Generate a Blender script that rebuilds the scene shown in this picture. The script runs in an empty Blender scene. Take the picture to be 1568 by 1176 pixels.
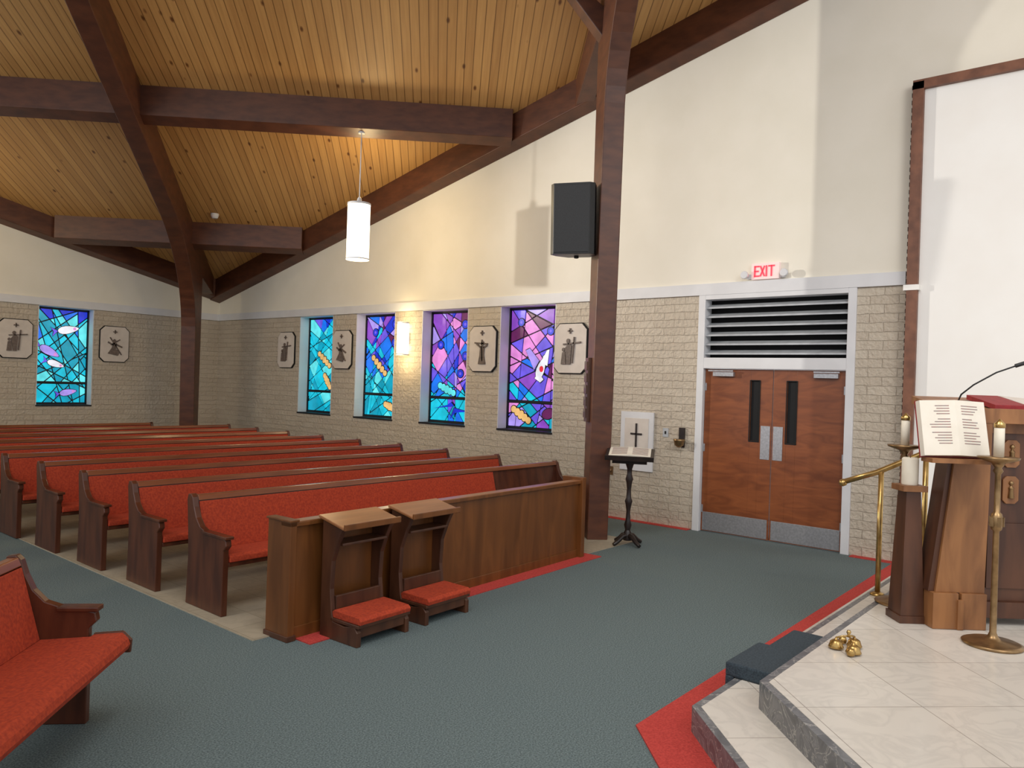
import bpy, math, random
from mathutils import Matrix, Vector
sc = bpy.context.scene
try:
    sc.view_settings.view_transform = 'Standard'
except Exception:
    pass

# ------------------------------------------------------------------ helpers
def srgb(r, g, b):
    f = lambda c: (c/255/12.92) if c/255 <= 0.04045 else ((c/255+0.055)/1.055)**2.4
    return (f(r), f(g), f(b), 1.0)

def newmat(name):
    m = bpy.data.materials.new(name); m.use_nodes = True
    nt = m.node_tree
    return m, nt, nt.nodes, nt.links, nt.nodes['Principled BSDF']

def pm(name, c1, c2=None, scale=(1, 1, 1), ns=5.0, rough=0.5, metal=0.0, bump=0.0, detail=4, lo=0.35, hi=0.65, emit=0, coat=0, bdist=0.01, dist=0.0, basedark=0.0):
    m, nt, N, L, b = newmat(name)
    c2 = c2 or tuple(c*0.85 for c in c1[:3])+(1,)
    tc = N.new('ShaderNodeTexCoord'); mp = N.new('ShaderNodeMapping')
    mp.inputs['Scale'].default_value = scale
    L.new(tc.outputs['Object'], mp.inputs['Vector'])
    nz = N.new('ShaderNodeTexNoise'); nz.inputs['Scale'].default_value = ns; nz.inputs['Detail'].default_value = detail
    nz.inputs['Distortion'].default_value = dist
    L.new(mp.outputs[0], nz.inputs['Vector'])
    r = N.new('ShaderNodeValToRGB')
    r.color_ramp.elements[0].position = lo; r.color_ramp.elements[1].position = hi
    r.color_ramp.elements[0].color = c1; r.color_ramp.elements[1].color = c2
    L.new(nz.outputs['Fac'], r.inputs['Fac'])
    if basedark:
        b.inputs['Base Color'].default_value = tuple(k*basedark for k in c1[:3])+(1,)
    else:
        L.new(r.outputs[0], b.inputs['Base Color'])
    b.inputs['Roughness'].default_value = rough; b.inputs['Metallic'].default_value = metal
    if coat: b.inputs['Coat Weight'].default_value = coat
    if emit:
        L.new(r.outputs[0], b.inputs['Emission Color']); b.inputs['Emission Strength'].default_value = emit
    if bump:
        bp = N.new('ShaderNodeBump'); bp.inputs['Strength'].default_value = bump; bp.inputs['Distance'].default_value = bdist
        L.new(nz.outputs['Fac'], bp.inputs['Height']); L.new(bp.outputs[0], b.inputs['Normal'])
    return m

class MB:
    def __init__(s, mats):
        s.v = []; s.f = []; s.m = []; s.sm = []; s.mats = mats; s.M = Matrix.Identity(4)
    def addv(s, pts):
        i = len(s.v)
        for p in pts: s.v.append(tuple(s.M @ Vector(p)))
        return i
    def face(s, idx, mat=0, smooth=False):
        s.f.append(tuple(idx)); s.m.append(mat); s.sm.append(smooth)
    def box(s, x0, x1, y0, y1, z0, z1, mat=0):
        if x0 > x1: x0, x1 = x1, x0
        if y0 > y1: y0, y1 = y1, y0
        if z0 > z1: z0, z1 = z1, z0
        i = s.addv([(x0,y0,z0),(x1,y0,z0),(x1,y1,z0),(x0,y1,z0),(x0,y0,z1),(x1,y0,z1),(x1,y1,z1),(x0,y1,z1)])
        for q in [(0,3,2,1),(4,5,6,7),(0,1,5,4),(1,2,6,5),(2,3,7,6),(3,0,4,7)]:
            s.face([i+k for k in q], mat)
    def hexa(s, b, t, mat=0):
        i = s.addv(list(b)+list(t)); n = len(b)
        s.face([i+k for k in range(n)][::-1], mat); s.face([i+n+k for k in range(n)], mat)
        for k in range(n):
            s.face([i+k, i+(k+1) % n, i+n+(k+1) % n, i+n+k], mat)
    def prism(s, poly, fa, fb, mat=0, smooth=False):
        n = len(poly)
        i = s.addv([fa(*p) for p in poly]+[fb(*p) for p in poly])
        s.face([i+k for k in range(n)][::-1], mat); s.face([i+n+k for k in range(n)], mat)
        for k in range(n):
            s.face([i+k, i+(k+1) % n, i+n+(k+1) % n, i+n+k], mat, smooth)
    def px(s, poly, x0, x1, mat=0): s.prism(poly, lambda a,b:(x0,a,b), lambda a,b:(x1,a,b), mat)
    def py(s, poly, y0, y1, mat=0): s.prism(poly, lambda a,b:(a,y0,b), lambda a,b:(a,y1,b), mat)
    def pz(s, poly, z0, z1, mat=0): s.prism(poly, lambda a,b:(a,b,z0), lambda a,b:(a,b,z1), mat)
    def lathe(s, prof, c=(0,0,0), seg=20, mat=0, smooth=True):
        rings = []
        for r, z in prof:
            rings.append(s.addv([(c[0]+r*math.cos(2*math.pi*k/seg), c[1]+r*math.sin(2*math.pi*k/seg), c[2]+z) for k in range(seg)]))
        for a, b in zip(rings[:-1], rings[1:]):
            for k in range(seg):
                s.face([a+k, a+(k+1) % seg, b+(k+1) % seg, b+k], mat, smooth)
        s.face([rings[0]+k for k in range(seg)][::-1], mat); s.face([rings[-1]+k for k in range(seg)], mat)
    def tube(s, pts, r, seg=10, mat=0):
        pts = [Vector(p) for p in pts]; rings = []
        for i, p in enumerate(pts):
            d = (pts[min(i+1, len(pts)-1)]-pts[max(i-1, 0)]).normalized()
            u = d.cross(Vector((0,0,1)))
            if u.length < 0.05: u = d.cross(Vector((1,0,0)))
            u.normalize(); w = d.cross(u)
            rr = r[i] if isinstance(r, (list, tuple)) else r
            rings.append(s.addv([tuple(p+u*rr*math.cos(2*math.pi*k/seg)+w*rr*math.sin(2*math.pi*k/seg)) for k in range(seg)]))
        for a, b in zip(rings[:-1], rings[1:]):
            for k in range(seg):
                s.face([a+k, a+(k+1) % seg, b+(k+1) % seg, b+k], mat, True)
        s.face([rings[0]+k for k in range(seg)][::-1], mat); s.face([rings[-1]+k for k in range(seg)], mat)
    def obj(s, name, loc=(0,0,0), rz=0.0, bevel=0.0, parent=None):
        me = bpy.data.meshes.new(name)
        me.from_pydata(s.v, [], s.f)
        for m in s.mats: me.materials.append(m)
        for p, mi, sm in zip(me.polygons, s.m, s.sm):
            p.material_index = mi; p.use_smooth = sm
        import bmesh
        bm = bmesh.new(); bm.from_mesh(me); bmesh.ops.recalc_face_normals(bm, faces=bm.faces[:]); bm.to_mesh(me); bm.free()
        o = bpy.data.objects.new(name, me); sc.collection.objects.link(o)
        o.location = loc; o.rotation_euler = (0, 0, rz)
        if bevel:
            bv = o.modifiers.new('bevel', 'BEVEL'); bv.width = bevel; bv.segments = 2; bv.limit_method = 'ANGLE'; bv.angle_limit = math.radians(40)
        if parent: o.parent = parent
        return o

# ------------------------------------------------------------------ materials
def brick_mat():
    m, nt, N, L, b = newmat('painted_split_face_brick')
    tc = N.new('ShaderNodeTexCoord'); sp = N.new('ShaderNodeSeparateXYZ'); L.new(tc.outputs['Object'], sp.inputs[0])
    ad = N.new('ShaderNodeMath'); ad.operation = 'ADD'; L.new(sp.outputs[0], ad.inputs[0]); L.new(sp.outputs[1], ad.inputs[1])
    cb = N.new('ShaderNodeCombineXYZ'); L.new(ad.outputs[0], cb.inputs[0]); L.new(sp.outputs[2], cb.inputs[1])
    wz = N.new('ShaderNodeTexNoise'); wz.inputs['Scale'].default_value = 9; L.new(tc.outputs['Object'], wz.inputs['Vector'])
    mx = N.new('ShaderNodeMixRGB'); mx.blend_type = 'LINEAR_LIGHT'; mx.inputs[0].default_value = 0.012
    L.new(cb.outputs[0], mx.inputs[1]); L.new(wz.outputs['Color'], mx.inputs[2])
    br = N.new('ShaderNodeTexBrick'); L.new(mx.outputs[0], br.inputs['Vector'])
    br.inputs['Scale'].default_value = 1; br.inputs['Brick Width'].default_value = 0.31; br.inputs['Row Height'].default_value = 0.1033
    br.inputs['Mortar Size'].default_value = 0.005; br.inputs['Mortar Smooth'].default_value = 0.8; br.inputs['Bias'].default_value = 0
    br.inputs['Color1'].default_value = srgb(196,184,166); br.inputs['Color2'].default_value = srgb(188,175,157); br.inputs['Mortar'].default_value = srgb(184,171,153)
    nz = N.new('ShaderNodeTexNoise'); nz.inputs['Scale'].default_value = 22; nz.inputs['Detail'].default_value = 5; L.new(tc.outputs['Object'], nz.inputs['Vector'])
    L.new(br.outputs['Color'], b.inputs['Base Color']); b.inputs['Roughness'].default_value = 0.5
    mm = N.new('ShaderNodeMath'); mm.operation = 'MULTIPLY_ADD'; mm.inputs[1].default_value = -0.32
    L.new(br.outputs['Fac'], mm.inputs[0]); L.new(nz.outputs['Fac'], mm.inputs[2])
    bp = N.new('ShaderNodeBump'); bp.inputs['Strength'].default_value = 0.85; bp.inputs['Distance'].default_value = 0.026
    L.new(mm.outputs[0], bp.inputs['Height']); L.new(bp.outputs[0], b.inputs['Normal'])
    return m

def deck_mat():
    m, nt, N, L, b = newmat('tongue_and_groove_pine')
    tc = N.new('ShaderNodeTexCoord'); mp = N.new('ShaderNodeMapping'); mp.vector_type = 'TEXTURE'
    mp.inputs['Rotation'].default_value = (0, 0, math.radians(-45))
    L.new(tc.outputs['Object'], mp.inputs['Vector'])
    sp = N.new('ShaderNodeSeparateXYZ'); L.new(mp.outputs[0], sp.inputs[0])
    dv = N.new('ShaderNodeMath'); dv.operation = 'DIVIDE'; dv.inputs[1].default_value = 0.125; L.new(sp.outputs[0], dv.inputs[0])
    fl = N.new('ShaderNodeMath'); fl.operation = 'FLOOR'; L.new(dv.outputs[0], fl.inputs[0])
    fr = N.new('ShaderNodeMath'); fr.operation = 'FRACT'; L.new(dv.outputs[0], fr.inputs[0])
    wn = N.new('ShaderNodeTexWhiteNoise'); wn.noise_dimensions = '1D'; L.new(fl.outputs[0], wn.inputs['W'])
    gr = N.new('ShaderNodeTexNoise'); gr.inputs['Scale'].default_value = 1.0; gr.inputs['Detail'].default_value = 5
    m2 = N.new('ShaderNodeMapping'); m2.inputs['Scale'].default_value = (30, 1.3, 1.3); L.new(mp.outputs[0], m2.inputs['Vector']); L.new(m2.outputs[0], gr.inputs['Vector'])
    av = N.new('ShaderNodeMath'); av.operation = 'MULTIPLY_ADD'; av.inputs[1].default_value = 0.4
    L.new(wn.outputs['Value'], av.inputs[0])
    sb = N.new('ShaderNodeMath'); sb.operation = 'MULTIPLY_ADD'; sb.inputs[1].default_value = 0.9; sb.inputs[2].default_value = -0.15; L.new(gr.outputs['Fac'], sb.inputs[0])
    L.new(sb.outputs[0], av.inputs[2])
    r = N.new('ShaderNodeValToRGB'); L.new(av.outputs[0], r.inputs['Fac'])
    r.color_ramp.elements[0].position = 0.1; r.color_ramp.elements[0].color = srgb(178,132,76)
    r.color_ramp.elements[1].position = 0.95; r.color_ramp.elements[1].color = srgb(212,166,102)
    m3 = N.new('ShaderNodeMapping'); m3.inputs['Scale'].default_value = (4.0, 1.8, 1); L.new(mp.outputs[0], m3.inputs['Vector'])
    vo = N.new('ShaderNodeTexVoronoi'); vo.inputs['Scale'].default_value = 1.0; L.new(m3.outputs[0], vo.inputs['Vector'])
    kr = N.new('ShaderNodeValToRGB'); L.new(vo.outputs['Distance'], kr.inputs['Fac'])
    kr.color_ramp.elements[0].position = 0.05; kr.color_ramp.elements[0].color = (0.28,0.18,0.12,1); kr.color_ramp.elements[1].position = 0.12; kr.color_ramp.elements[1].color = (1,1,1,1)
    mu = N.new('ShaderNodeMixRGB'); mu.blend_type = 'MULTIPLY'; mu.inputs[0].default_value = 1; L.new(r.outputs[0], mu.inputs[1]); L.new(kr.outputs[0], mu.inputs[2])
    g = N.new('ShaderNodeValToRGB'); L.new(fr.outputs[0], g.inputs['Fac'])
    g.color_ramp.elements[0].position = 0.03; g.color_ramp.elements[0].color = (0.28,0.22,0.16,1); g.color_ramp.elements[1].position = 0.13; g.color_ramp.elements[1].color = (1,1,1,1)
    mg = N.new('ShaderNodeMixRGB'); mg.blend_type = 'MULTIPLY'; mg.inputs[0].default_value = 1; L.new(mu.outputs[0], mg.inputs[1]); L.new(g.outputs[0], mg.inputs[2])
    L.new(mg.outputs[0], b.inputs['Base Color']); b.inputs['Roughness'].default_value = 0.5
    return m

def tile_mat(name, size, c1, c2, mortar, rough, ms=0.004, vein=0.0, rot=0):
    m, nt, N, L, b = newmat(name)
    tc = N.new('ShaderNodeTexCoord'); mp = N.new('ShaderNodeMapping'); mp.inputs['Rotation'].default_value = (0,0,rot); L.new(tc.outputs['Object'], mp.inputs[0])
    br = N.new('ShaderNodeTexBrick'); L.new(mp.outputs[0], br.inputs['Vector']); br.offset = 0.0
    br.inputs['Scale'].default_value = 1; br.inputs['Brick Width'].default_value = size; br.inputs['Row Height'].default_value = size
    br.inputs['Mortar Size'].default_value = ms; br.inputs['Color1'].default_value = c1; br.inputs['Color2'].default_value = c2; br.inputs['Mortar'].default_value = mortar
    nz = N.new('ShaderNodeTexNoise'); nz.inputs['Scale'].default_value = 3.5; nz.inputs['Detail'].default_value = 8; nz.inputs['Distortion'].default_value = 1.6
    L.new(tc.outputs['Object'], nz.inputs['Vector'])
    r = N.new('ShaderNodeValToRGB'); L.new(nz.outputs['Fac'], r.inputs[0])
    e = r.color_ramp.elements; e[0].position = 0.42; e[0].color = (1,1,1,1); e[1].position = 0.58; e[1].color = (1,1,1,1)
    k = e.new(0.5); k.color = (1-vein, 1-vein, 1-vein*0.95, 1)
    mu = N.new('ShaderNodeMixRGB'); mu.blend_type = 'MULTIPLY'; mu.inputs[0].default_value = 1; L.new(br.outputs['Color'], mu.inputs[1]); L.new(r.outputs[0], mu.inputs[2])
    L.new(mu.outputs[0], b.inputs['Base Color']); b.inputs['Roughness'].default_value = rough
    return m

def marble_grey():
    m, nt, N, L, b = newmat('grey_veined_marble')
    tc = N.new('ShaderNodeTexCoord')
    nz = N.new('ShaderNodeTexNoise'); nz.inputs['Scale'].default_value = 5; nz.inputs['Detail'].default_value = 9; nz.inputs['Distortion'].default_value = 2.5
    L.new(tc.outputs['Object'], nz.inputs['Vector'])
    r = N.new('ShaderNodeValToRGB'); L.new(nz.outputs['Fac'], r.inputs[0]); e = r.color_ramp.elements
    e[0].position = 0.3; e[0].color = srgb(84,86,90); e[1].position = 0.75; e[1].color = srgb(135,136,138)
    for p, c in [(0.48, srgb(104,106,110)), (0.5, srgb(168,166,162)), (0.52, srgb(100,102,106))]:
        k = e.new(p); k.color = c
    L.new(r.outputs[0], b.inputs['Base Color']); b.inputs['Roughness'].default_value = 0.3
    return m

BRICK = brick_mat(); DECK = deck_mat()
CREAM = pm('cream_plaster', srgb(234,228,214), srgb(230,224,209), ns=2, rough=0.85)
WHITEW = pm('white_screen_plaster', srgb(236,234,230), srgb(233,230,225), ns=2, rough=0.8)
TRIMW = pm('white_trim_paint', srgb(220,220,222), srgb(213,213,215), ns=3, rough=0.5)
BEAM = pm('dark_stained_glulam', srgb(96,55,35), srgb(76,42,28), scale=(1,1,3), ns=4, rough=0.45, bump=0.08, detail=6)
SCRF = pm('brown_screen_moulding', srgb(122,78,56), srgb(98,60,42), ns=8, rough=0.5)
CARPET = pm('grey_teal_carpet', srgb(74,87,89), srgb(118,134,135), ns=110, rough=0.95, bump=0.5, detail=3, lo=0.35, hi=0.68)
RED_C = pm('red_carpet', srgb(196,68,60), srgb(172,52,46), ns=80, rough=0.95, bump=0.5)
VINYL = tile_mat('beige_vinyl_tile', 0.3, srgb(176,166,146), srgb(166,155,134), srgb(130,120,100), 0.5, 0.002, 0.1)
MARBLE = tile_mat('white_marble_tile', 0.61, srgb(222,216,206), srgb(214,207,196), srgb(172,164,154), 0.2, 0.003, 0.09, math.radians(45))
GMARBLE = marble_grey()
PEWW = pm('pew_walnut', srgb(94,51,32), srgb(70,36,24), scale=(1,1,0.2), ns=12, rough=0.3, detail=6, bump=0.05)
PEWCAP = pm('pew_cap_wood', srgb(138,80,50), srgb(112,62,38), scale=(0.1,1,1), ns=12, rough=0.22)
SCAP = pm('oak_cap', srgb(156,104,64), srgb(130,84,50), scale=(0.1,1,1), ns=12, rough=0.3)
PANELW = pm('panel_oak', srgb(120,72,34), srgb(96,56,25), scale=(1,1,0.15), ns=9, rough=0.32, detail=7, bump=0.05, dist=0.6)
UPH = pm('rust_orange_upholstery', srgb(178,62,27), srgb(150,46,20), ns=60, rough=0.85, bump=0.3)
DOORW = pm('cherry_door_veneer', srgb(148,84,46), srgb(108,56,30), scale=(1,1,4.5), ns=2.0, rough=0.35, detail=9, dist=1.6, lo=0.25, hi=0.75)
STEEL = pm('brushed_steel', srgb(186,186,190), srgb(168,168,172), ns=40, rough=0.4, metal=0.75)
BLACK = pm('black_plastic', srgb(30,31,33), srgb(24,25,27), ns=30, rough=0.4)
GRILLE = pm('speaker_grille', srgb(38,39,41), srgb(22,22,24), ns=180, rough=0.5)
DARK = pm('dark_void', srgb(10,10,12), srgb(6,6,8), ns=5, rough=0.8)
GREYS = pm('louver_grey_metal', srgb(186,190,194), srgb(172,176,180), ns=10, rough=0.4, metal=0.1)
BRASS = pm('antique_brass', srgb(160,130,92), srgb(130,104,72), ns=15, rough=0.35, metal=0.85)
BRIGHTBRASS = pm('polished_brass', srgb(196,164,104), srgb(170,136,80), ns=15, rough=0.28, metal=0.85)
WAX = pm('candle_wax', srgb(240,232,214), srgb(234,224,204), ns=8, rough=0.5)
PAPER = pm('book_paper', srgb(232,224,210), srgb(224,216,200), ns=6, rough=0.8)
INK = pm('printed_text_ink', srgb(140,132,130), srgb(162,120,114), ns=50, rough=0.8)
REDB = pm('red_book_cloth', srgb(150,36,40), srgb(130,28,32), ns=30, rough=0.6)
EBONY = pm('ebonised_wood', srgb(42,30,26), srgb(28,20,18), ns=18, rough=0.35)
PLAQ = pm('white_resin_plaque', srgb(216,206,196), srgb(208,198,188), ns=8, rough=0.7)
FIG = pm('bronze_grey_relief', srgb(118,104,96), srgb(94,82,76), ns=25, rough=0.6)
DWOOD = pm('dark_oak', srgb(92,56,36), srgb(66,38,25), scale=(1,1,0.2), ns=10, rough=0.4, detail=6)
RUST = pm('oak_lectern_wood', srgb(156,106,64), srgb(120,78,46), scale=(1,1,0.2), ns=9, rough=0.45, detail=7, dist=0.6)
TEALB = pm('slate_carpet_dark', srgb(46,56,64), srgb(62,74,82), ns=90, rough=0.95, bump=0.4)
LAMP = pm('frosted_lamp_glass', (1,0.90,0.70,1), (1,0.88,0.66,1), ns=2, rough=0.4, emit=3.0)
SCON = pm('frosted_sconce_glass', (1,0.88,0.56,1), (1,0.84,0.50,1), ns=2, rough=0.4, emit=5)
EXITR = pm('exit_letters_red', (1,0.03,0.05,1), (1,0.03,0.05,1), ns=2, emit=1.6)
EXITW = pm('exit_sign_housing', srgb(236,214,210), srgb(232,208,204), ns=2, rough=0.4, emit=0.2)
LEAD = pm('lead_came', srgb(20,20,28), srgb(14,14,20), ns=20, rough=0.5)

# ------------------------------------------------------------------ dimensions
X0, Y0 = 9.38, 16.91
SL = 0.23
def deck(x, y): return 3.93+SL*(X0+Y0-x-y)
WINC = [7.6, 9.43, 11.26, 13.1]; HW = 0.56; WZ0, WZ1 = 1.10, 3.10

b = MB([CARPET]); b.box(-6, X0+0.3, -6, Y0+0.3, -0.2, 0.0, 0); b.obj('floor')
b = MB([VINYL]); b.box(2.98, 8.15, 4.78, Y0-0.4, 0.0, 0.006, 0); b.obj('floor_pew_tiles')
b = MB([RED_C, MARBLE, GMARBLE])
b.M = Matrix.Translation((3.13,4.6,0)) @ Matrix.Rotation(math.radians(2.2),4,'Z')
b.box(0.08, 3.95, -0.16, 0.12, 0, 0.008)
b.M = Matrix.Identity(4)
b.pz([(X0,2.20),(3.70,2.14),(-1.9,-3.46),(-1.6,-3.6),(3.85,1.85),(X0,1.85)], 0, 0.009)
b.box(9.27, X0, 4.7, 16.5, 0, 0.009)
b.box(9.27, X0, 2.17, 2.66, 0, 0.009)
b.box(5.75, X0, 1.881, 2.05, 0, 0.014, 1); b.box(5.75, X0, 1.94, 1.98, 0.0, 0.016, 2)
b.obj('floor_border_strips')

# right (door) wall
DY0, DY1 = 2.69, 4.67
b = MB([BRICK, CREAM])
ops = [(DY0,DY1,0.0,3.10)]+[(c-HW,c+HW,WZ0,WZ1) for c in WINC]
y = -6.0
for (a,c,z0,z1) in ops:
    b.box(X0, X0+0.3, y, a, 0, 3.10, 0)
    if z0 > 0: b.box(X0, X0+0.3, a, c, 0, z0, 0)
    y = c
b.box(X0, X0+0.3, y, Y0+0.3, 0, 3.10, 0)
b.px([(-6,3.10),(Y0+0.3,3.10),(Y0+0.3,deck(X0,Y0+.3)),(-6,deck(X0,-6))], X0, X0+0.3, 1)
b.obj('wall_right')
BW = [6.1, 4.26, 2.4]
b = MB([BRICK, CREAM]); x = X0
for c in BW:
    b.box(c+HW-0.04, x, Y0, Y0+0.3, 0, 3.10, 0); b.box(c-HW+0.04, c+HW-0.04, Y0, Y0+0.3, 0, WZ0, 0); x = c-HW+0.04
b.box(-6, x, Y0, Y0+0.3, 0, 3.10, 0)
b.py([(-6,3.10),(X0,3.10),(X0,deck(X0,Y0)),(-6,deck(-6,Y0))], Y0, Y0+0.3, 1)
b.obj('wall_back')
b = MB([TRIMW]); b.box(X0-0.035, X0, 2.18, Y0, 3.10, 3.25); b.obj('trim_1')
b = MB([TRIMW]); b.box(-6, X0-0.035, Y0-0.035, Y0, 3.10, 3.25); b.obj('trim_2')
b = MB([DECK])
pl = [(X0+0.3,Y0+0.3),(-6,Y0+0.3),(-6,9.0),(X0+0.3,-6.68)]
b.prism(pl, lambda x,y:(x,y,deck(x,y)), lambda x,y:(x,y,deck(x,y)+0.12), 0)
b.obj('ceiling')

# ------------------------------------------------------------------ beams
def slant_beam(name, p, q, w, d):
    b = MB([BEAM]); p = Vector(p); q = Vector(q); u = (q-p).normalized(); n = Vector((-u.y,u.x))*w/2
    c = [p+n, p-n, q-n, q+n]
    b.hexa([(k.x,k.y,deck(k.x,k.y)-d) for k in c], [(k.x,k.y,deck(k.x,k.y)+0.02) for k in c])
    return b.obj(name, bevel=0.01)
slant_beam('roof_rafter_beam', (X0-0.12, Y0), (X0-0.12,-5.5), 0.24, 0.42)
slant_beam('roof_rafter_beam', (X0-0.24, Y0-0.12), (-5.9,Y0-0.12), 0.24, 0.40)
for s_ in (22.45, 16.98, 11.95):
    xe = max(s_-Y0, -5.8)
    slant_beam('roof_purlin_beam', (X0-0.24, s_-X0+0.24), (xe+0.24, s_-xe-0.24), 0.24, 0.44)

def arch(name, cx, cy, sout, sin, base, wid=0.27, az=45.0):
    d = Vector((-math.cos(math.radians(az)),-math.sin(math.radians(az)),0)); kk = -(d.x+d.y)
    s0 = X0+Y0-cx-cy
    dk = lambda s: 3.93+SL*(s0+kk*s)+0.02
    P = []
    dO = 0.18
    P.append((-dO,0)); P.append((-dO, dk(-dO)-0.62))
    P.append((-sout, dk(-sout)-0.42)); P.append((-sout, dk(-sout)))
    P.append((sin, dk(sin))); P.append((sin, dk(sin)-0.60))
    A = Vector((2.3, dk(2.3)-0.64)); z1 = dk(0)-1.75; C = Vector((base+0.18, z1)); Bp = Vector((base+0.34, dk(0)-0.62))
    for i in range(13):
        t = i/12; p = A*(1-t)**2+Bp*2*t*(1-t)+C*t*t; P.append((p.x,p.y))
    P.append((base,0))
    n = Vector((-d.y,d.x,0))*wid/2
    o = Vector((cx,cy,0))
    b = MB([BEAM])
    fa = lambda s,z: tuple(o+d*s+n+Vector((0,0,z))); fb = lambda s,z: tuple(o+d*s-n+Vector((0,0,z)))
    b.prism(P, fa, fb, 0)
    return b.obj(name, bevel=0.012)
arch('laminated_timber_arch', 8.05, 15.58, 1.45, 12.0, 0.22, 0.28, 51.4)
arch('laminated_timber_arch', 7.93, 5.25, 1.85, 4.5, 0.17, 0.25)
b = MB([BEAM])
A=Vector((7.90,5.34,6.08)); B=Vector((7.30,5.86,7.0)); up_=Vector((0,0,.38)); nn=Vector((.65,.76,0)).normalized()*.10
b.hexa([A-nn,A+nn,B+nn,B-nn],[A-nn+up_,A+nn+up_,B+nn+up_*.2,B-nn+up_*.2],0)
b.obj('timber_knee_brace',bevel=.01)

# ------------------------------------------------------------------ stained glass
def glassmat(i, c, e):
    return pm('stained_glass_%d' % i, c, tuple(k*0.7 for k in c[:3])+(1,), ns=5, rough=0.25, emit=e, detail=2, basedark=0.25)
GC = {'cyan':srgb(20,196,224),'teal':srgb(8,156,186),'aqua':srgb(96,226,234),'blue':srgb(24,116,238),'deep':srgb(22,50,205),
      'violet':srgb(108,88,226),'purple':srgb(140,74,196),'pink':srgb(228,140,218),'lilac':srgb(172,150,240),'gold':srgb(230,184,116),
      'white':srgb(240,240,250),'plum':srgb(96,28,84),'red':srgb(235,40,60)}
GM = {k: glassmat(i, c, 1.08) for i,(k,c) in enumerate(GC.items())}
GK = list(GC.keys())
def cut(poly, p, d):
    L_, R_ = [], []
    n = (-d[1], d[0]); ds = [(q[0]-p[0])*n[0]+(q[1]-p[1])*n[1] for q in poly]
    for i in range(len(poly)):
        j = (i+1) % len(poly); a, bq = poly[i], poly[j]
        if ds[i] >= 0: L_.append(a)
        if ds[i] <= 0: R_.append(a)
        if ds[i]*ds[j] < 0:
            t = ds[i]/(ds[i]-ds[j]); q = (a[0]+(bq[0]-a[0])*t, a[1]+(bq[1]-a[1])*t); L_.append(q); R_.append(q)
    return L_, R_
def parea(p): return abs(sum(p[i][0]*p[(i+1)%len(p)][1]-p[(i+1)%len(p)][0]*p[i][1] for i in range(len(p))))/2 if len(p)>2 else 0
def inset_convex(poly, d):
    s = sum(poly[i][0]*poly[(i+1)%len(poly)][1]-poly[(i+1)%len(poly)][0]*poly[i][1] for i in range(len(poly)))
    if s < 0: poly = poly[::-1]
    out = poly[:]
    for i in range(len(poly)):
        a, c = poly[i], poly[(i+1)%len(poly)]
        l = math.dist(a,c)
        if l < 1e-6: continue
        t = ((c[0]-a[0])/l,(c[1]-a[1])/l); n = (-t[1],t[0])
        out,_ = cut(out,(a[0]+n[0]*d,a[1]+n[1]*d),t)
        if len(out)<3: return []
    return out
def grow(poly, d):
    cx = sum(p[0] for p in poly)/len(poly); cy = sum(p[1] for p in poly)/len(poly); o=[]
    for p in poly:
        l=math.dist(p,(cx,cy)) or 1; o.append((cx+(p[0]-cx)*(1+d/l), cy+(p[1]-cy)*(1+d/l)))
    return o
def ell(cx, cy, a, bb, rot, n=14, pinch=1.0):
    out=[]
    for i in range(n):
        t=2*math.pi*i/n; x=a*math.cos(t); y_=bb*math.sin(t)*(1 if pinch==1 else (1-0.35*math.cos(t)))
        out.append((cx+x*math.cos(rot)-y_*math.sin(rot), cy+x*math.sin(rot)+y_*math.cos(rot)))
    return out
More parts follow.
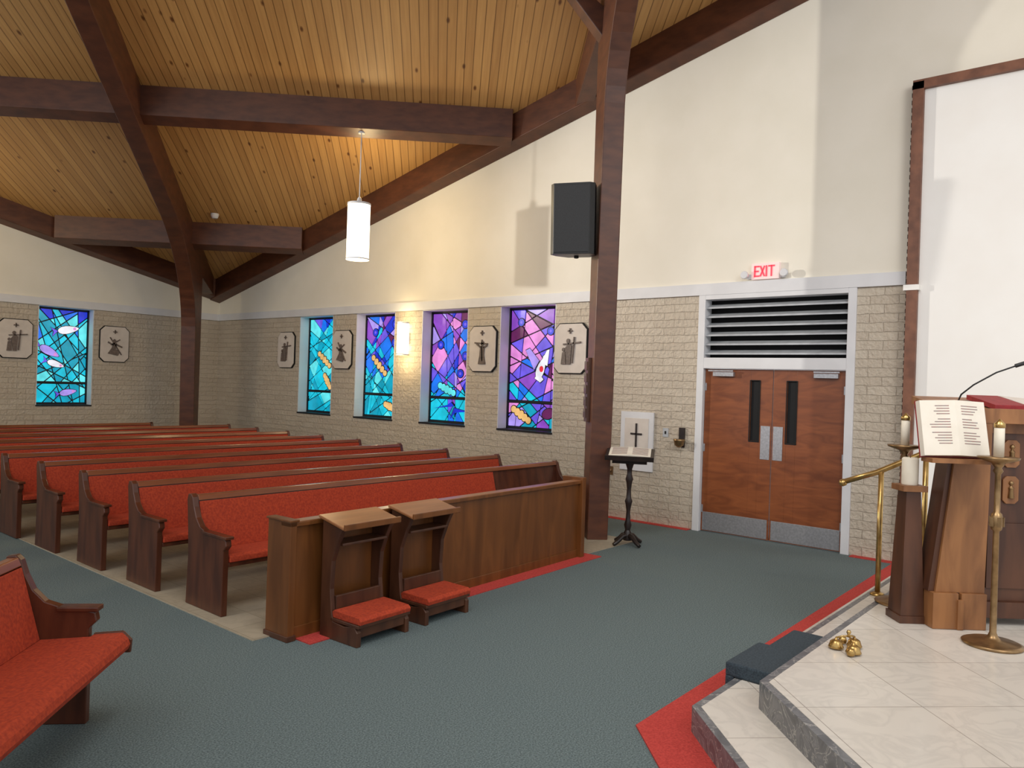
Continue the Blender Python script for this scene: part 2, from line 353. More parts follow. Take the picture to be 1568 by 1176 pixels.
def stained(name, place, hw, seed, scheme, motifs):
    rng = random.Random(seed)
    b = MB([LEAD, TRIMW]+[GM[k] for k in GK])
    D = 0.22
    def rect(u0,u1,z0,z1,d0,d1,mat):
        b.prism([(u0,z0),(u1,z0),(u1,z1),(u0,z1)], lambda u,z: place(u,z,d0), lambda u,z: place(u,z,d1), mat)
    rect(-hw,hw,WZ0,WZ1,D+0.03,D+0.07,0)
    rect(-hw+0.001,-hw+0.015,WZ0,WZ1,0.0,D+0.03,1); rect(hw-0.015,hw-0.001,WZ0,WZ1,0.0,D+0.03,1)
    rect(-hw,hw,WZ1-0.012,WZ1-0.001,0.0,D+0.03,1); rect(-hw,hw,WZ0+0.001,WZ0+0.03,-0.015,D+0.03,0)
    f=0.02
    rect(-hw+.015,-hw+.015+f,WZ0,WZ1,D-0.01,D+0.04,0); rect(hw-.015-f,hw-.015,WZ0,WZ1,D-0.01,D+0.04,0)
    rect(-hw,hw,WZ0+.03,WZ0+.06,D-0.01,D+0.04,0); rect(-hw,hw,WZ1-.04,WZ1-.01,D-0.01,D+0.04,0)
    zb=1.57; rect(-hw,hw,zb-.014,zb+.014,D-0.012,D+0.04,0)
    g=hw-0.035
    lines=[]
    for i in range(9):
        a=math.radians(rng.uniform(18,56)); lines.append(((rng.uniform(-.1,.1), WZ0+0.02+i*0.235+rng.uniform(-.08,.08)),(math.cos(a),math.sin(a))))
    for i in range(8):
        a=math.radians(rng.uniform(-62,-22)); lines.append(((rng.uniform(-.1,.1), WZ0+0.1+i*0.26+rng.uniform(-.1,.1)),(math.cos(a),math.sin(a))))
    for i in range(3):
        a=math.radians(rng.uniform(66,114)); lines.append(((rng.uniform(-.35,.35), 2.1),(math.cos(a),math.sin(a))))
    rng.shuffle(lines)
    for (za,zc) in [(WZ0+.06,zb-.014),(zb+.014,WZ1-.04)]:
        cs=[[(-g,za),(g,za),(g,zc),(-g,zc)]]
        for p0,dr in lines:
            nx=[]
            for c_ in cs:
                if parea(c_) < 0.016 and rng.random()<.75: nx.append(c_); continue
                l,r_=cut(c_,p0,dr)
                if parea(l)>0.002 and parea(r_)>0.002: nx+= [l,r_]
                else: nx.append(c_)
            cs=nx
        for p in cs:
            q = inset_convex(p, 0.0125)
            if parea(q)<1e-4: continue
            cu = sum(k[0] for k in p)/len(p); cz = sum(k[1] for k in p)/len(p)
            h = (cz-WZ0)/(WZ1-WZ0)+rng.uniform(-.1,.1)+0.12*cu
            for lim, pal in scheme:
                if h <= lim: col = rng.choice(pal); break
            b.prism(q, lambda u,z: place(u,z,D+0.012), lambda u,z: place(u,z,D+0.031), 2+GK.index(col))
    for i,(poly, col) in enumerate(motifs):
        e=0.0004*i
        b.prism(grow(poly,0.014), lambda u,z: place(u,z,D+0.006-e), lambda u,z: place(u,z,D+0.02), 0)
        b.prism(poly, lambda u,z: place(u,z,D+0.004-e), lambda u,z: place(u,z,D+0.02), 2+GK.index(col))
    return b.obj(name)
def wheat(cx,cz,rot,L_=0.22,col='gold'):
    m=[]
    for i in range(5):
        t=(i-2)/2*L_*0.8
        m.append((ell(cx+t*math.cos(rot),cz+t*math.sin(rot),0.055,0.075-0.010*abs(i-2),rot),col))
    return m
def fish(cx,cz,rot,col='lilac',s=1.0):
    c,sn=math.cos(rot),math.sin(rot)
    tail=[(-.2,0),(-.32,.09),(-.28,0),(-.32,-.09)]
    return [(ell(cx,cz,0.2*s,0.075*s,rot,pinch=.5),col),([(cx+(x*c-y_*sn)*s,cz+(x*sn+y_*c)*s) for x,y_ in tail],'violet'),(ell(cx+.12*c*s,cz+.12*sn*s,.03*s,.03*s,0),'pink')]
cool=['cyan','teal','aqua','cyan','cyan','teal']; coolb=['cyan','teal','aqua','blue']; mid=['blue','cyan','deep','violet','blue']; vio=['violet','purple','blue','deep','lilac','plum','pink']; pk=['pink','lilac','violet','pink','purple','pink','plum','blue']
def flower(cx,cz,r=0.07): return [(ell(cx,cz,r,r,0),'deep'),(ell(cx,cz,r*.4,r*.4,0),'violet')]
def sc_(poly,cx,cz,s): return [(cx+(p[0]-.02)*s, cz+(p[1]-2.2)*s) for p in poly]
dove=[([(.02,2.2),(.16,2.44),(.22,2.46),(.18,2.14)],'white'),([(-.02,2.24),(-.26,2.48),(-.36,2.44),(-.14,2.06)],'lilac'),
    (ell(0.03,2.1,0.22,0.09,1.2,pinch=.5),'white'),(ell(.12,2.3,.05,.05,0),'white'),(ell(0.04,2.08,.05,.06,0),'red'),
    ([(-.12,1.9),(.02,1.82),(.1,1.88),(-.02,2.0)],'white')]
dove=[(sc_(p,.12,2.2,.82),c) for p,c in dove]
W = [
 (7.6, 11, [(0.22,['lilac','purple','cyan','violet','teal']),(0.45,['violet','blue','violet','pink','purple']),(2,pk)],
   dove+wheat(-0.25,1.36,-0.5)+[(ell(.3,1.4,.12,.08,.3),'plum')]+flower(-.3,2.85,.06)+flower(.3,2.7,.06)),
 (9.43, 22, [(0.22,['teal','cyan','cyan','blue']),(0.42,['violet','blue','cyan','purple']),(2,pk+vio)], wheat(-0.12,1.72,-0.35,col='aqua')+flower(0.28,2.85)+flower(-0.3,2.5)+flower(.3,2.3)+flower(.2,2.0)
   +[([(-.4,1.38),(-.1,1.44),(0,1.5),(.08,1.43)],'deep'),([(.08,1.40),(.42,1.35),(.1,1.32),(0,1.22)],'deep')]),
 (11.26, 33, [(0.5,cool),(0.72,mid),(2,vio)], wheat(-0.12,2.12,-0.7,0.28)+wheat(.22,1.35,-.3,.16,'gold')+flower(0.3,2.9)+flower(-.25,2.75)+flower(.3,2.55)),
 (13.1, 44, [(0.85,cool),(2,mid)], wheat(0.0,2.22,-0.6,0.26)+wheat(0.12,1.78,-0.9,0.18)),
]
for i,(c,seed,sch,mot) in enumerate(W):
    stained('window_%d'%(i+1), lambda u,z,d,c=c:(X0+d, c-u, z), HW, seed, sch, mot)
for i,c in enumerate(BW):
    stained('window_%d'%(i+5), lambda u,z,d,c=c:(c+u, Y0+d, z), HW-0.04, 60+i, [(0.78,cool),(0.92,coolb),(2,['blue','deep','blue'])],
        fish(0.12,2.66,0.2,'white')+fish(-.22,2.2,-.5,'lilac')+fish(-.1,1.95,-.3,'white',.8)+fish(.15,1.38,.2,'lilac',.8))

# ------------------------------------------------------------------ stations of the cross
def plaque(place, k):
    b = MB([DARK, PLAQ, FIG])
    def P(poly,d0,d1,m): b.prism(poly, lambda u,z: place(u,z,d0), lambda u,z: place(u,z,d1), m)
    w,h,c=0.30,0.38,0.09
    oc=lambda w,h,c:[(-w+c,-h),(w-c,-h),(w,-h+c),(w,h-c),(w-c,h),(-w+c,h),(-w,h-c),(-w,-h+c)]
    P(oc(w,h,c),0.001,0.03,0); P(oc(w-.014,h-.014,c-.004),0.01,0.042,1)
    F=lambda poly:P(poly,0.03,0.062,2)
    def bar(x0,z0,x1,z1,t):
        d=Vector((x1-x0,z1-z0)).normalized(); n=Vector((-d.y,d.x))*t/2
        F([(x0+n.x,z0+n.y),(x0-n.x,z0-n.y),(x1-n.x,z1-n.y),(x1+n.x,z1+n.y)])
    bar(0,.22,0,.30,.02); bar(-.04,.26,.04,.26,.02)
    if k%3==0:
        bar(.05,-.22,.08,.17,.022); bar(-.12,.06,.2,.09,.022)
        F([(-.04,-.24),(.02,-.24),(.03,-.08),(.04,.04),(-.02,.08),(-.08,0)]); F(ell(-.03,.11,.03,.035,0)); F([(-.15,-.24),(-.06,-.24),(-.08,-.05),(-.13,-.06)]); F(ell(-.11,-.02,.025,.03,0))
    elif k%3==1:
        bar(-.1,.14,.14,-.22,.02); bar(-.08,-.02,.1,.1,.02)
        F([(-.14,-.2),(.06,-.24),(.1,-.16),(.02,-.1),(.04,.02),(-.04,.03),(-.06,-.08)]); F(ell(-.01,.07,.03,.035,0)); bar(.02,0,.15,-.06,.03); bar(-.03,-.02,-.14,.04,.028)
    else:
        bar(-.16,.1,.13,.08,.022); bar(0,.15,.02,-.2,.022)
        F([(-.07,-.25),(.09,-.25),(.05,-.1),(.06,.04),(-.03,.05),(-.04,-.1)]); F(ell(.02,.09,.03,.035,0)); bar(-.02,.02,-.11,.08,.026); bar(.04,.02,.12,.06,.026)
    return b.obj('station_of_the_cross_plaque')
for k,yy in zip((0,1,2,3),[14.09,12.2,8.5,6.73]):
    plaque(lambda u,z,d,yy=yy:(X0-d, yy-u, 2.41+z), k)
for k,xx in enumerate([7.03,5.19,3.33]):
    plaque(lambda u,z,d,xx=xx:(xx+u, Y0-d, 2.41+z), (1,0,2)[k])

# ------------------------------------------------------------------ doors
b = MB([TRIMW, DARK, GREYS])
xf0,xf1 = X0-0.03, X0+0.16
oy0,oy1 = 2.785,4.575
b.box(xf0,xf1,DY0,oy0,0,3.10); b.box(xf0,xf1,oy1,DY1,0,3.10)
b.box(xf0,xf1,oy0,oy1,2.14,2.28); b.box(xf0,xf1,oy0,oy1,3.04,3.10)
b.box(X0+0.24,X0+0.28,DY0+.02,DY1-.02,2.2,3.09,1)
for i in range(6):
    z=2.32+i*0.120
    b.hexa([(X0+0.0,oy0,z),(X0+0.0,oy1,z),(X0+0.13,oy1,z+0.045),(X0+0.13,oy0,z+0.045)],[(X0+0.0,oy0,z+0.022),(X0+0.0,oy1,z+0.022),(X0+0.13,oy1,z+0.067),(X0+0.13,oy0,z+0.067)],2)
b.obj('door_frame_with_louver', bevel=0.004)
def doorleaf(name, y0, y1, wy0, wy1, py0, py1, cy0, cy1):
    b = MB([DOORW, DARK, STEEL, TRIMW]); x=X0+0.03; t=0.045
    b.box(x,x+t,y0,wy0,0.01,2.135); b.box(x,x+t,wy1,y1,0.01,2.135); b.box(x,x+t,wy0,wy1,0.01,1.235); b.box(x,x+t,wy0,wy1,1.99,2.135)
    b.box(x+.015,x+.03,wy0,wy1,1.235,1.99,1)
    for (a,c,d,e) in [(wy0-.012,wy0,1.22,2.0),(wy1,wy1+.012,1.22,2.0),(wy0,wy1,1.22,1.235),(wy0,wy1,1.99,2.002)]:
        b.box(x-.008,x+.001,a,c,d,e,1)
    b.box(x-.006,x,py0,py1,1.01,1.43,2); b.box(x-.005,x,y0+.02,y1-.02,0.02,0.26,2)
    b.box(x-.06,x-.001,cy0,cy0+.28 if cy0<cy1 else cy0-.28,2.04,2.095,2)
    b.box(x-.075,x-.055,min(cy0,cy1),max(cy0,cy1),2.10,2.12,2)
    for z in (0.25,1.05,1.85):
        yh = y1-.012 if y1>4 else y0+.012
        b.box(x-.008,x+.01,yh-.012,yh+.012,z,z+.1,2)
    return b.obj(name, bevel=0.002)
doorleaf('door_1',3.664,4.570,3.83,3.945,3.68,3.80,4.16,4.5)
doorleaf('door_2',2.790,3.654,3.365,3.48,3.52,3.64,3.15,2.85)

b = MB([EXITW, EXITR, TRIMW]); yc=3.775; zc=3.36
b.box(X0-.06,X0-.001,yc-.175,yc+.175,zc-.1,zc+.1,0)
def strokes(list_, ox):
    for (u0,z0,u1,z1) in list_:
        u0*=.9; u1*=.9
        if abs(u0-u1)>0.0 and abs(z0-z1)>0.0:
            d=Vector((u1-u0,z1-z0)).normalized(); n=Vector((-d.y,d.x))*.009
            b.prism([(u0+n.x,z0+n.y),(u0-n.x,z0-n.y),(u1-n.x,z1-n.y),(u1+n.x,z1+n.y)],lambda u,z:(X0-.058,yc-ox-u,zc+z),lambda u,z:(X0-.068,yc-ox-u,zc+z),1)
        else:
            h=.009
            b.box(X0-.068,X0-.058,yc-ox-max(u0,u1)-h,yc-ox-min(u0,u1)+h,zc+min(z0,z1)-h,zc+max(z0,z1)+h,1)
strokes([(0,-.06,0,.06),(0,-.06,.055,-.06),(0,0,.045,0),(0,.06,.055,.06)],-.13)
strokes([(0,-.065,.06,.065),(0,.065,.06,-.065)],-.06)
strokes([(0,-.06,0,.06)],.018)
strokes([(0,.06,.07,.06),(.035,-.06,.035,.06)],.05)
for s_ in (-1,1):
    b.box(X0-.04,X0-.001,yc+s_*.18,yc+s_*.24,zc-.09,zc-.03,2)
    b.M = Matrix.Translation((X0-.08,yc+s_*.25,zc-.04)) @ Matrix.Rotation(math.radians(-90),4,'Y')
    b.lathe([(.02,-.03),(.045,-.01),(.05,.03),(.042,.035)],(0,0,0),16,2)
    b.M = Matrix.Identity(4)
b.obj('exit_sign')

b = MB([WHITEW, SCRF, DARK])
b.box(X0-.10,X0-.002,-5.9,2.11,0.31,5.24,0)
b.box(X0-.16,X0-.002,2.03,2.14,0.31,5.30,1); b.box(X0-.16,X0-.002,-5.9,2.14,5.22,5.32,1)
for i in range(60):
    z=0.4+i*0.082; b.box(X0-.11,X0-.04,2.14,2.158,z,z+.045,2)
b.box(X0-.17,X0-.02,2.01,2.17,3.02,3.08,0)
b.obj('framed_sanctuary_screen')

# ------------------------------------------------------------------ platform
b = MB([MARBLE,GMARBLE])
XE = X0-0.002
S1=[(XE,1.88),(3.84,1.88),(-1.6,-3.56),(-1.6,-5.9),(XE,-5.9)]
S2=[(XE,1.60),(4.06,1.60),(-1.2,-3.66),(-1.2,-5.9),(XE,-5.9)]
b.pz(S1,0,0.148,1); b.pz(S2,0.14,0.298,1)
r=0.045; k=math.sqrt(2)-1
T1=[(XE,1.88-r),(3.84+r*k,1.88-r),(-1.6+r,-3.56-r*k),(-1.6+r,-5.85),(XE,-5.85)]
T2=[(XE,1.60-r),(4.06+r*k,1.60-r),(-1.2+r,-3.66-r*k),(-1.2+r,-5.85),(XE,-5.85)]
b.pz(T1,0.1,0.150,0); b.pz(T2,0.2,0.300,0)
b.obj('marble_altar_platform')
b = MB([TEALB]); b.box(4.38,4.88,1.605,1.94,0.151,0.235); b.box(4.38,4.88,1.885,1.94,0.0,0.16); b.obj('carpeted_step_block', bevel=0.012)
b = MB([TEALB]); b.box(4.97,5.46,1.605,1.92,0.151,0.19); b.box(4.97,5.46,1.885,1.92,0.0,0.16); b.obj('carpeted_step_block', bevel=0.012)

# ------------------------------------------------------------------ pews
def pew(name, L_, loc, rz=0, endw=0.05, upto=None, arm0=0.0):
    b = MB([PEWW, UPH, PEWCAP])
    a=arm0
    prof=[(0.03+a,0),(0.03+a,.50),(-.01+a,.54),(0.0+a,.585),(.06+a,.60),(.30,.61),(.39,.64),(.45,.70),(.49,.78),(.515,.855),(.54,.88),(.585,.875),(.60,.83),(.575,.60),(.56,.40),(.58,0)]
    b.px(prof,0,endw,0); b.px(prof,L_-endw,L_,0)
    for xa in (0,L_-endw):
        b.box(xa-.012,xa+endw+.012,-.02+a,.33,.59,.615,0)
    u1 = upto or L_-endw
    b.px([(.44,.30),(.47,.30),(.575,.84),(.54,.84)],endw,L_-endw,0)
    b.px([(.405,.44),(.45,.44),(.545,.81),(.505,.82)],endw+.005,u1,1)
    b.px([(.505,.825),(.525,.868),(.575,.868),(.585,.835)],endw,L_-endw,2)
    b.px([(.03,.37),(.03,.405),(.45,.385),(.45,.355)],endw,L_-endw,0)
    b.px([(.015,.41),(.02,.45),(.05,.468),(.40,.445),(.43,.43),(.43,.39),(.03,.405)],endw+.005,u1,1)
    if a:
        b.px([(-.02,.38),(-.03,.41),(-.02,.44),(.01,.47),(.16,.46),(.16,.38)],.0,L_-.012,1); b.px([(-.03,.36),(-.035,.43),(.01,.475),(.16,.465),(.16,.38),(.05,.36)],L_-.012,L_+.006,0)
    n=max(2,int(L_/1.6))
    for i in range(1,n):
        x=L_*i/n; b.px([(.08,0),(.08,.37),(.5,.36),(.53,0)],x-.02,x+.02,0)
    return b.obj(name, loc, rz, bevel=0.006)
for k in range(10):
    xl = 3.09-0.035*k; xr = 8.0 if k<9 else 6.95
    pew('church_pew', xr-xl, (xl, 5.37+0.995*k, 0.006), 0, upto=(3.62 if k==0 else None))
th=math.radians(46)
for off in (0,1.0):
    Lp=4.2; ex=Vector((math.cos(th),math.sin(th))); ey=Vector((-math.sin(th),math.cos(th)))
    o = Vector((1.84,4.16))-ex*Lp+ey*off
    pew('church_pew', Lp, (o.x,o.y,0), th, arm0=0.14)

b = MB([PANELW, SCAP, DWOOD])
Lf=3.80
b.box(0.04,Lf-0.04,0.03,0.065,0.0,0.80,0)
b.box(0.0,Lf,0.0,0.11,0.80,0.83,0); b.box(0.04,Lf-.06,0.003,0.107,0.829,0.836,1)
b.box(0.0,0.055,-0.0,0.26,0,0.835,0); b.box(Lf-.07,Lf,-.02,0.24,0,0.865,0)
b.box(-.01,0.065,-0.01,0.27,0,0.04,2); b.box(-.012,.067,-.012,.27,.835,.85,0)
b.box(0.055,Lf-.07,0.018,0.03,0,0.09,0)
b.obj('pew_front_screen',(3.13,4.59,0),math.radians(2.2),bevel=0.005)

def prie(loc, rz):
    b = MB([PANELW, UPH, DWOOD, SCAP])
    w=0.50
    side=[(-.42,0),(-.42,.10),(-.38,.15),(-.34,.13),(-.28,.12),(-.16,.13),(-.14,.2),(-.12,.35),(-.13,.55),(-.18,.68),(-.23,.78),(-.23,.80),(-.02,.84),(-.02,0)]
    for xa in (0,w-.04): b.px(side,xa,xa+.04,2)
    b.px([(-.27,.79),(-.27,.81),(0.0,.87),(0.0,.848)],-.025,w+.025,3)
    b.box(-.02,w+.02,-.285,-.268,.785,.83,0)
    b.box(.04,w-.04,-.20,-.02,.66,.68,2)
    b.box(.04,w-.04,-.035,-.02,.05,.83,0)
    b.box(.04,w-.04,-.145,-.12,.12,.30,2)
    b.box(-.0,w,-.43,-.13,.13,.155,2); b.box(.04,w-.04,-.41,-.38,.0+.06,.13,2)
    b.px([(-.44,.155),(-.445,.185),(-.42,.205),(-.16,.21),(-.14,.195),(-.14,.155)],.01,w-.01,1)
    return b.obj('kneeler_prie_dieu', loc, rz, bevel=0.005)
prie((3.38,4.583,0),math.radians(2.2)); prie((4.05,4.609,0),math.radians(2.2))

# ------------------------------------------------------------------ speaker etc
b = MB([BLACK, GRILLE])
pl=[(-.27,-.17),(-.22,-.235),(.22,-.235),(.27,-.17),(.25,.0),(.14,.22),(-.14,.22),(-.25,.0)]
b.pz(pl,-.42,.42,0)
b.py([(-.215,-.40),(.215,-.40),(.215,.40),(-.215,.40)],-.243,-.233,1)
b.lathe([(.0,-.45),(.03,-.445),(.03,-.42)],(0,0.05,0),12,0)
b.box(-.05,.05,.18,.30,-.30,-.22,0); b.box(-.05,.05,.18,.30,.22,.30,0); b.box(-.09,.09,.29,.31,-.34,.34,0)
sp_ = b.obj('wall_speaker',(7.64,5.48,3.86),0,bevel=0.01)
sp_.rotation_euler=(math.radians(4),0,math.radians(-68))

def pendant(x,y,zb=3.68):
    zt=deck(x,y)-0.41
    b = MB([LAMP, TRIMW, BLACK])
    b.lathe([(.165,zb+.01),(.172,zb+.02),(.172,zb+.84),(.165,zb+.85)],(0,0,0),32,0)
    b.lathe([(.178,zb),(.178,zb+.02),(.14,zb+.02)],(0,0,0),32,1)
    b.lathe([(.178,zb+.84),(.178,zb+.87),(.04,zb+.885),(.03,zb+.94),(.012,zb+.97)],(0,0,0),32,1)
    b.tube([(0,0,zb+.93),(0,0,zt)],.008,8,1)
    b.lathe([(.05,zt-.04),(.05,zt)],(0,0,0),16,1)
    o = b.obj('pendant_lamp',(x,y,0))
    for dx,dz,p in ((.3,1.2,44),(0,-.14,42)):
        l = bpy.data.lights.new('pendant_bulb','POINT'); l.energy=p; l.color=(1,.76,.40); l.shadow_soft_size=.12
        lo=bpy.data.objects.new('pendant_bulb',l); sc.collection.objects.link(lo); lo.parent=o; lo.location=(dx,dx,zb+dz)
pendant(7.50,9.48); pendant(2.12,15.0)

b = MB([SCON, TRIMW])
b.lathe([(.10,2.32),(.105,2.33),(.105,2.86),(.10,2.87)],(X0-.12,10.35,0),24,0)
b.box(X0-.12,X0-.001,10.29,10.41,2.5,2.7,1); b.lathe([(.11,2.30),(.11,2.325)],(X0-.12,10.35,0),24,1); b.lathe([(.11,2.865),(.11,2.89)],(X0-.12,10.35,0),24,1)
so = b.obj('wall_sconce')
for zz,e in ((3.0,6),(2.18,9)):
    l=bpy.data.lights.new('sconce_bulb','POINT'); l.energy=e; l.color=(1,.78,.42); l.shadow_soft_size=.06
    lo=bpy.data.objects.new('sconce_bulb',l); sc.collection.objects.link(lo); lo.parent=so; lo.location=(X0-.28,10.35,zz)

b = MB([TRIMW]); zd=deck(7.68,14.13)
b.lathe([(.045,-.085),(.06,-.07),(.075,-.03),(.08,0.01)],(7.68,14.13,zd),20,0); b.obj('smoke_detector')

b = MB([TRIMW, PLAQ, EBONY]); yc=5.55
b.box(X0-.03,X0-.001,yc-.26,yc+.26,.70,1.52,0); b.box(X0-.035,X0-.03,yc-.19,yc+.19,.80,1.43,1)
b.box(X0-.05,X0-.035,yc-.012,yc+.012,.88,1.36,2); b.box(X0-.05,X0-.035,yc-.09,yc+.09,1.20,1.225,2)
b.obj('wall_framed_crucifix', bevel=0.004)
b = MB([GREYS,DARK]); b.box(X0-.012,X0,5.07,5.15,1.20,1.32,0); b.box(X0-.02,X0-.012,5.1,5.12,1.24,1.28,1); b.obj('light_switch')
b = MB([BRASS,EBONY]); b.box(X0-.03,X0,4.82,4.90,1.08,1.34,1); b.lathe([(.02,-.06),(.06,-.03),(.075,.03),(.08,.05),(.06,.05)],(X0-.09,4.86,1.14),20,0); b.obj('holy_water_font')
b = MB([BRASS]); b.box(X0-.012,X0,5.93,6.0,.60,.72,0); b.lathe([(.012,0),(.012,.04)],(X0-.02,5.965,.64),8); b.obj('wall_outlet_plate')
b = MB([DWOOD, FIG])
b.box(-.09,.09,-.04,.0,0,.78,0)
for i in range(5): b.box(-.075,.075,-.055,-.04,.05+i*.145,.15+i*.145,0); b.box(-.06,.06,-.058,-.055,.12+i*.145,.16+i*.145,1)
b.obj('wooden_pamphlet_rack',(7.84,5.34-.0,1.42),math.radians(-135),bevel=.004)

b = MB([EBONY, PAPER, INK, REDB])
for i in range(4):
    a=math.pi/4+i*math.pi/2; c,s_=math.cos(a),math.sin(a)
    b.tube([(0,0,.12),(.08*c,.08*s_,.11),(.15*c,.15*s_,.055),(.21*c,.21*s_,.025)],[.035,.03,.025,.022],10)
b.lathe([(.05,.06),(.05,.14),(.03,.18),(.045,.24),(.028,.3),(.022,.4),(.035,.48),(.045,.52),(.03,.56),(.024,.66),(.034,.74),(.045,.78),(.028,.84),(.03,.9),(.05,.96),(.05,1.03)],(0,0,0),20,0)
b.M=Matrix.Translation((0,0,1.07)) @ Matrix.Rotation(math.radians(13),4,'X')
b.box(-.28,.28,-.2,.2,-.015,.015,0); b.box(-.28,.28,-.215,-.195,-.015,.04,0); b.box(-.2,.2,-.12,.12,-.08,-.01,0)
for s_ in (-1,1):
    b.hexa([(0,-.16,.016),(s_*.24,-.16,.016),(s_*.24,.16,.016),(0,.16,.016)],[(0,-.16,.045),(s_*.24,-.16,.03),(s_*.24,.16,.03),(0,.16,.045)],1)
    for i in range(9):
        yy=.12-i*.03; b.hexa([(s_*.03,yy,.044),(s_*.21,yy,.033),(s_*.21,yy+.009,.033),(s_*.03,yy+.009,.044)],[(s_*.03,yy,.046),(s_*.21,yy,.035),(s_*.21,yy+.009,.035),(s_*.03,yy+.009,.046)],2)
b.M=Matrix.Identity(4)
b.obj('book_stand',(7.84,4.73,0),math.radians(-62),bevel=.003)

b = MB([BRIGHTBRASS])
xr=7.08
b.lathe([(.06,.151),(.06,.165),(.03,.18)],(xr,1.79,0),20); b.tube([(xr,1.79,.16),(xr,1.79,1.21)],.022,14)
b.lathe([(.06,.301),(.06,.315),(.03,.33)],(xr,1.45,0),20); b.tube([(xr,1.45,.31),(xr,1.45,1.39)],.022,14)
b.tube([(xr,2.10,1.085),(xr,1.82,1.20),(xr,1.45,1.40),(xr,1.30,1.45),(xr,1.22,1.42)],.024,14)
b.lathe([(.0,-.035),(.03,-.02),(.036,0),(.03,.02),(.0,.035)],(xr,2.1,1.08),16)
b.obj('brass_handrail')

def candle_stand(x,y,dz=0):
    b = MB([BRASS, WAX, BRIGHTBRASS])
    P=[(.17,0),(.175,.012),(.15,.022),(.05,.035),(.03,.055),(.02,.08),(.018,.72),(.03,.73),(.036,.76),(.036,.80),(.03,.83),(.018,.84),(.017,1.08),(.03,1.10),(.02,1.12),(.04,1.15),(.115,1.175),(.12,1.19),(.03,1.19)]
    b.lathe(P,(0,0,0),28,0)
    b.lathe([(.03,1.19),(.03,1.38),(.026,1.385)],(0,0,0),20,1)
    b.lathe([(.033,1.375),(.033,1.40),(.012,1.42),(.004,1.43)],(0,0,0),20,2)
    for i in range(5):
        a=i*1.257; b.box(.034*math.cos(a)-.01,.034*math.cos(a)+.01,.034*math.sin(a)-.01,.034*math.sin(a)+.01,.75,.81,0)
    return b.obj('brass_candle_stand',(x,y,.301))
candle_stand(6.32,1.44); candle_stand(5.72,.76)

# lectern
b = MB([RUST, DWOOD, BRASS, REDB, BLACK, PLAQ])
b.box(-.19,-.02,-.06,.16,0,.24,0); b.box(.0,.17,-.06,.16,0,.24,0); b.box(-.02,.0,-.03,.14,0,.24,1); b.box(-.03,.01,-.075,-.05,.0,.2,0)
b.py([(-.16,.24),(.17,.24),(.19,1.40),(-.03,1.40)],-.03,.10,0)
b.py([(-.20,.24),(-.16,.24),(-.03,1.40),(-.06,1.40)],-.01,.14,1)
b.box(.17,.78,.06,.55,0.05,.16,1)
b.box(.19,.76,.10,.50,.16,1.40,1)
b.box(.25,.70,.085,.10,.25,.70,1)
b.box(.17,.22,.06,.12,.16,1.40,1); b.box(.22,.78,.07,.11,1.32,1.40,0)
b.hexa([(-.06,-.02,1.40),(.82,-.02,1.40),(.82,.56,1.50),(-.06,.56,1.50)],[(-.06,-.02,1.455),(.82,-.02,1.455),(.82,.56,1.56),(-.06,.56,1.56)],0)
b.box(-.07,.83,-.035,-.01,1.39,1.49,0)
b.hexa([(.27,.08,1.48),(.50,.08,1.48),(.50,.42,1.545),(.27,.42,1.545)],[(.27,.08,1.515),(.50,.08,1.515),(.50,.42,1.58),(.27,.42,1.58)],3)
b.hexa([(.51,.08,1.48),(.74,.08,1.48),(.74,.42,1.545),(.51,.42,1.545)],[(.51,.08,1.515),(.74,.08,1.50),(.74,.42,1.565),(.51,.42,1.58)],5)
b.tube([(.14,.3,1.53),(.15,.28,1.58),(.2,.22,1.65),(.32,.16,1.74),(.42,.1,1.79)],.006,8,4); b.tube([(.41,.1,1.787),(.46,.07,1.81)],.014,10,4)
for zz in (.93,1.18):
    for xx in (.40,.58):
        b.prism([(xx+p[0],zz+p[1]) for p in [(-.055,-.07),(-.03,-.095),(.03,-.095),(.055,-.07),(.055,.07),(.03,.095),(-.03,.095),(-.055,.07)]],lambda u,z:(u,.085,z),lambda u,z:(u,.101,z),0)
        b.lathe([(.0,-.06),(.022,-.055),(.016,.0),(.02,.015),(.006,.03),(.018,.045),(.014,.06),(.0,.066)],(xx,.085,zz),12,2)
lect=b.obj('wooden_lectern',(5.97,1.01,.302),math.radians(-50),bevel=.004)

b = MB([PAPER, INK, REDB, RUST])
b.M=Matrix.Rotation(math.radians(-14),4,'X')
HB=.37; WB=.215
for s_ in (-1,1):
    b.hexa([(0,.0,0),(s_*(WB+.005),.03,0.0),(s_*(WB+.005),.03,HB),(0,.0,HB)],[(0,-.05,0),(s_*WB,-.012,0.0),(s_*WB,-.012,HB),(0,-.05,HB)],0)
    b.hexa([(0,.012,-.006),(s_*(WB+.007),.042,-.006),(s_*(WB+.007),.042,HB+.004),(0,.012,HB+.004)],[(0,.001,-.006),(s_*(WB+.007),.031,-.006),(s_*(WB+.007),.031,HB+.004),(0,.001,HB+.004)],2)
    rr=random.Random(5+s_)
    for i in range(15):
        if i in (4,9): continue
        z=.33-i*.018; x1=.04; x2=rr.uniform(.11,.17)
        f=lambda x:-.05+abs(x)/WB*.038
        b.hexa([(s_*x1,f(x1)-.002,z),(s_*x2,f(x2)-.002,z),(s_*x2,f(x2)-.002,z+.005),(s_*x1,f(x1)-.002,z+.005)],[(s_*x1,f(x1)+.002,z),(s_*x2,f(x2)+.002,z),(s_*x2,f(x2)+.002,z+.005),(s_*x1,f(x1)+.002,z+.005)],1)
b.M=Matrix.Identity(4)
b.box(-.20,.26,-.08,.06,-.04,-.012,3)
ox=-.125
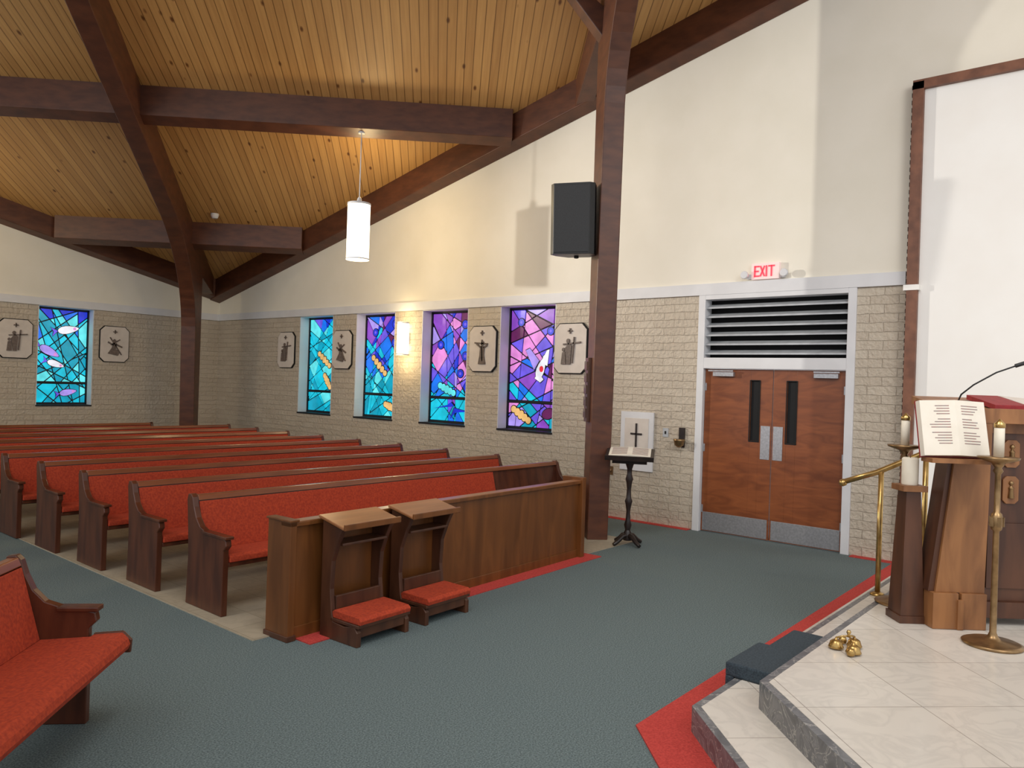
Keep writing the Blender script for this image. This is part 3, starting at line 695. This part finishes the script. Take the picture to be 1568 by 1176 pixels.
b.obj('open_missal',(5.97+.643*ox-.766*.16,1.01-.766*ox-.643*.16,.30+1.17),math.radians(-50))

b = MB([DWOOD, WAX, RUST])
b.box(-.09,.09,-.10,.10,0,.05,0)
b.hexa([(-.08,-.09,.05),(.08,-.09,.05),(.08,.09,.05),(-.08,.09,.05)],[(-.05,-.06,.90),(.05,-.06,.90),(.05,.06,.90),(-.05,.06,.90)],0)
b.box(-.085,.085,-.085,.085,.90,.94,2); b.lathe([(.052,.94),(.054,.95),(.054,1.12),(.045,1.13),(.01,1.12)],(0,0,0),24,1)
b.tube([(0,0,1.11),(0,0,1.15)],.003,6,0)
b.obj('wooden_candle_pedestal',(5.97-.643*.27+.766*.14,1.01+.766*.27+.643*.14,.301),math.radians(-50),bevel=.004)

b = MB([BRIGHTBRASS])
for (x,y) in [(-.07,-.02),(.06,-.04),(.0,.07)]:
    b.lathe([(.042,0.008),(.046,.012),(.04,.024),(.034,.045),(.02,.055),(.008,.06),(.006,.07)],(x,y,0),20)
    b.tube([(x,y,.068),(x*.5,y*.5,.08),(0,0,.085)],.006,8)
b.lathe([(.012,.08),(.008,.095),(.014,.108),(.01,.12),(.0,.122)],(0,0,0),12)
for (x,y) in [(-.12,0),(.11,.02)]: b.lathe([(.0,0),(.022,.008),(.026,.025),(.018,.045),(.0,.05)],(x,y,0),14)
b.obj('altar_bells',(4.93,1.40,.301),.4)

# ------------------------------------------------------------------ lights
def spot(name, loc, target, energy, color, size_deg, blend, radius):
    l=bpy.data.lights.new(name+'_lamp','SPOT'); l.energy=energy; l.color=color; l.spot_size=math.radians(size_deg); l.spot_blend=blend; l.shadow_soft_size=radius
    d=(Vector(target)-Vector(loc)).normalized()
    b=MB([BLACK,EXITW])
    b.M=d.to_track_quat('-Z','Y').to_matrix().to_4x4()
    b.lathe([(.05,.30),(.09,.28),(.10,.10),(.13,.06),(.12,.06)],(0,0,0),20,0)
    b.M=Matrix.Identity(4); b.tube([(0,0,.2),(0,0,deck(loc[0],loc[1])-loc[2])],.015,8,0)
    fo=b.obj(name,loc)
    o=bpy.data.objects.new(name+'_lamp',l); sc.collection.objects.link(o); o.parent=fo; o.rotation_euler=d.to_track_quat('-Z','Y').to_euler()
spot('flood_and_fill_spot',(2.66,14.4,4.4),(9.3,2.6,4.1),3200,(1,.95,.87),42,.9,.09)
spot('flood_and_fill_spot',(3.2,-2.6,5.8),(8.8,.8,2.8),600,(1,.97,.93),110,1,1.3)  # added soft fill out of view, brightens the right wall and screen
spot('flood_and_fill_spot',(2.2,2.0,6.2),(5.5,1.8,0.3),600,(1,.96,.92),120,1,1.2)  # added overhead fill for the altar platform and carpet, no known fixture
spot('flood_and_fill_spot',(-1.5,6.0,6.0),(4.5,10.0,1.5),350,(1,.94,.85),130,1,1.0)  # added unseen fill, lifts the pews from the left

w = bpy.data.worlds.new('sky_fill'); sc.world=w; w.use_nodes=True
bg=w.node_tree.nodes['Background']; bg.inputs[0].default_value=(0.95,0.97,1.0,1); bg.inputs[1].default_value=1.0

# ------------------------------------------------------------------ camera
cam=bpy.data.cameras.new('camera'); co=bpy.data.objects.new('camera',cam); sc.collection.objects.link(co)
cam.sensor_width=36; cam.lens=1178/1568*36; cam.clip_start=.05
yaw=math.radians(40); rl=math.radians(1.9)
fw=Vector((math.cos(yaw),math.sin(yaw),0)); rt=Vector((math.sin(yaw),-math.cos(yaw),0)); up=Vector((0,0,1))
R=rt*math.cos(rl)+up*math.sin(rl); U=up*math.cos(rl)-rt*math.sin(rl)
M=Matrix(((R.x,U.x,-fw.x,0),(R.y,U.y,-fw.y,0),(R.z,U.z,-fw.z,1.85),(0,0,0,1)))
co.matrix_world=M
sc.camera=co
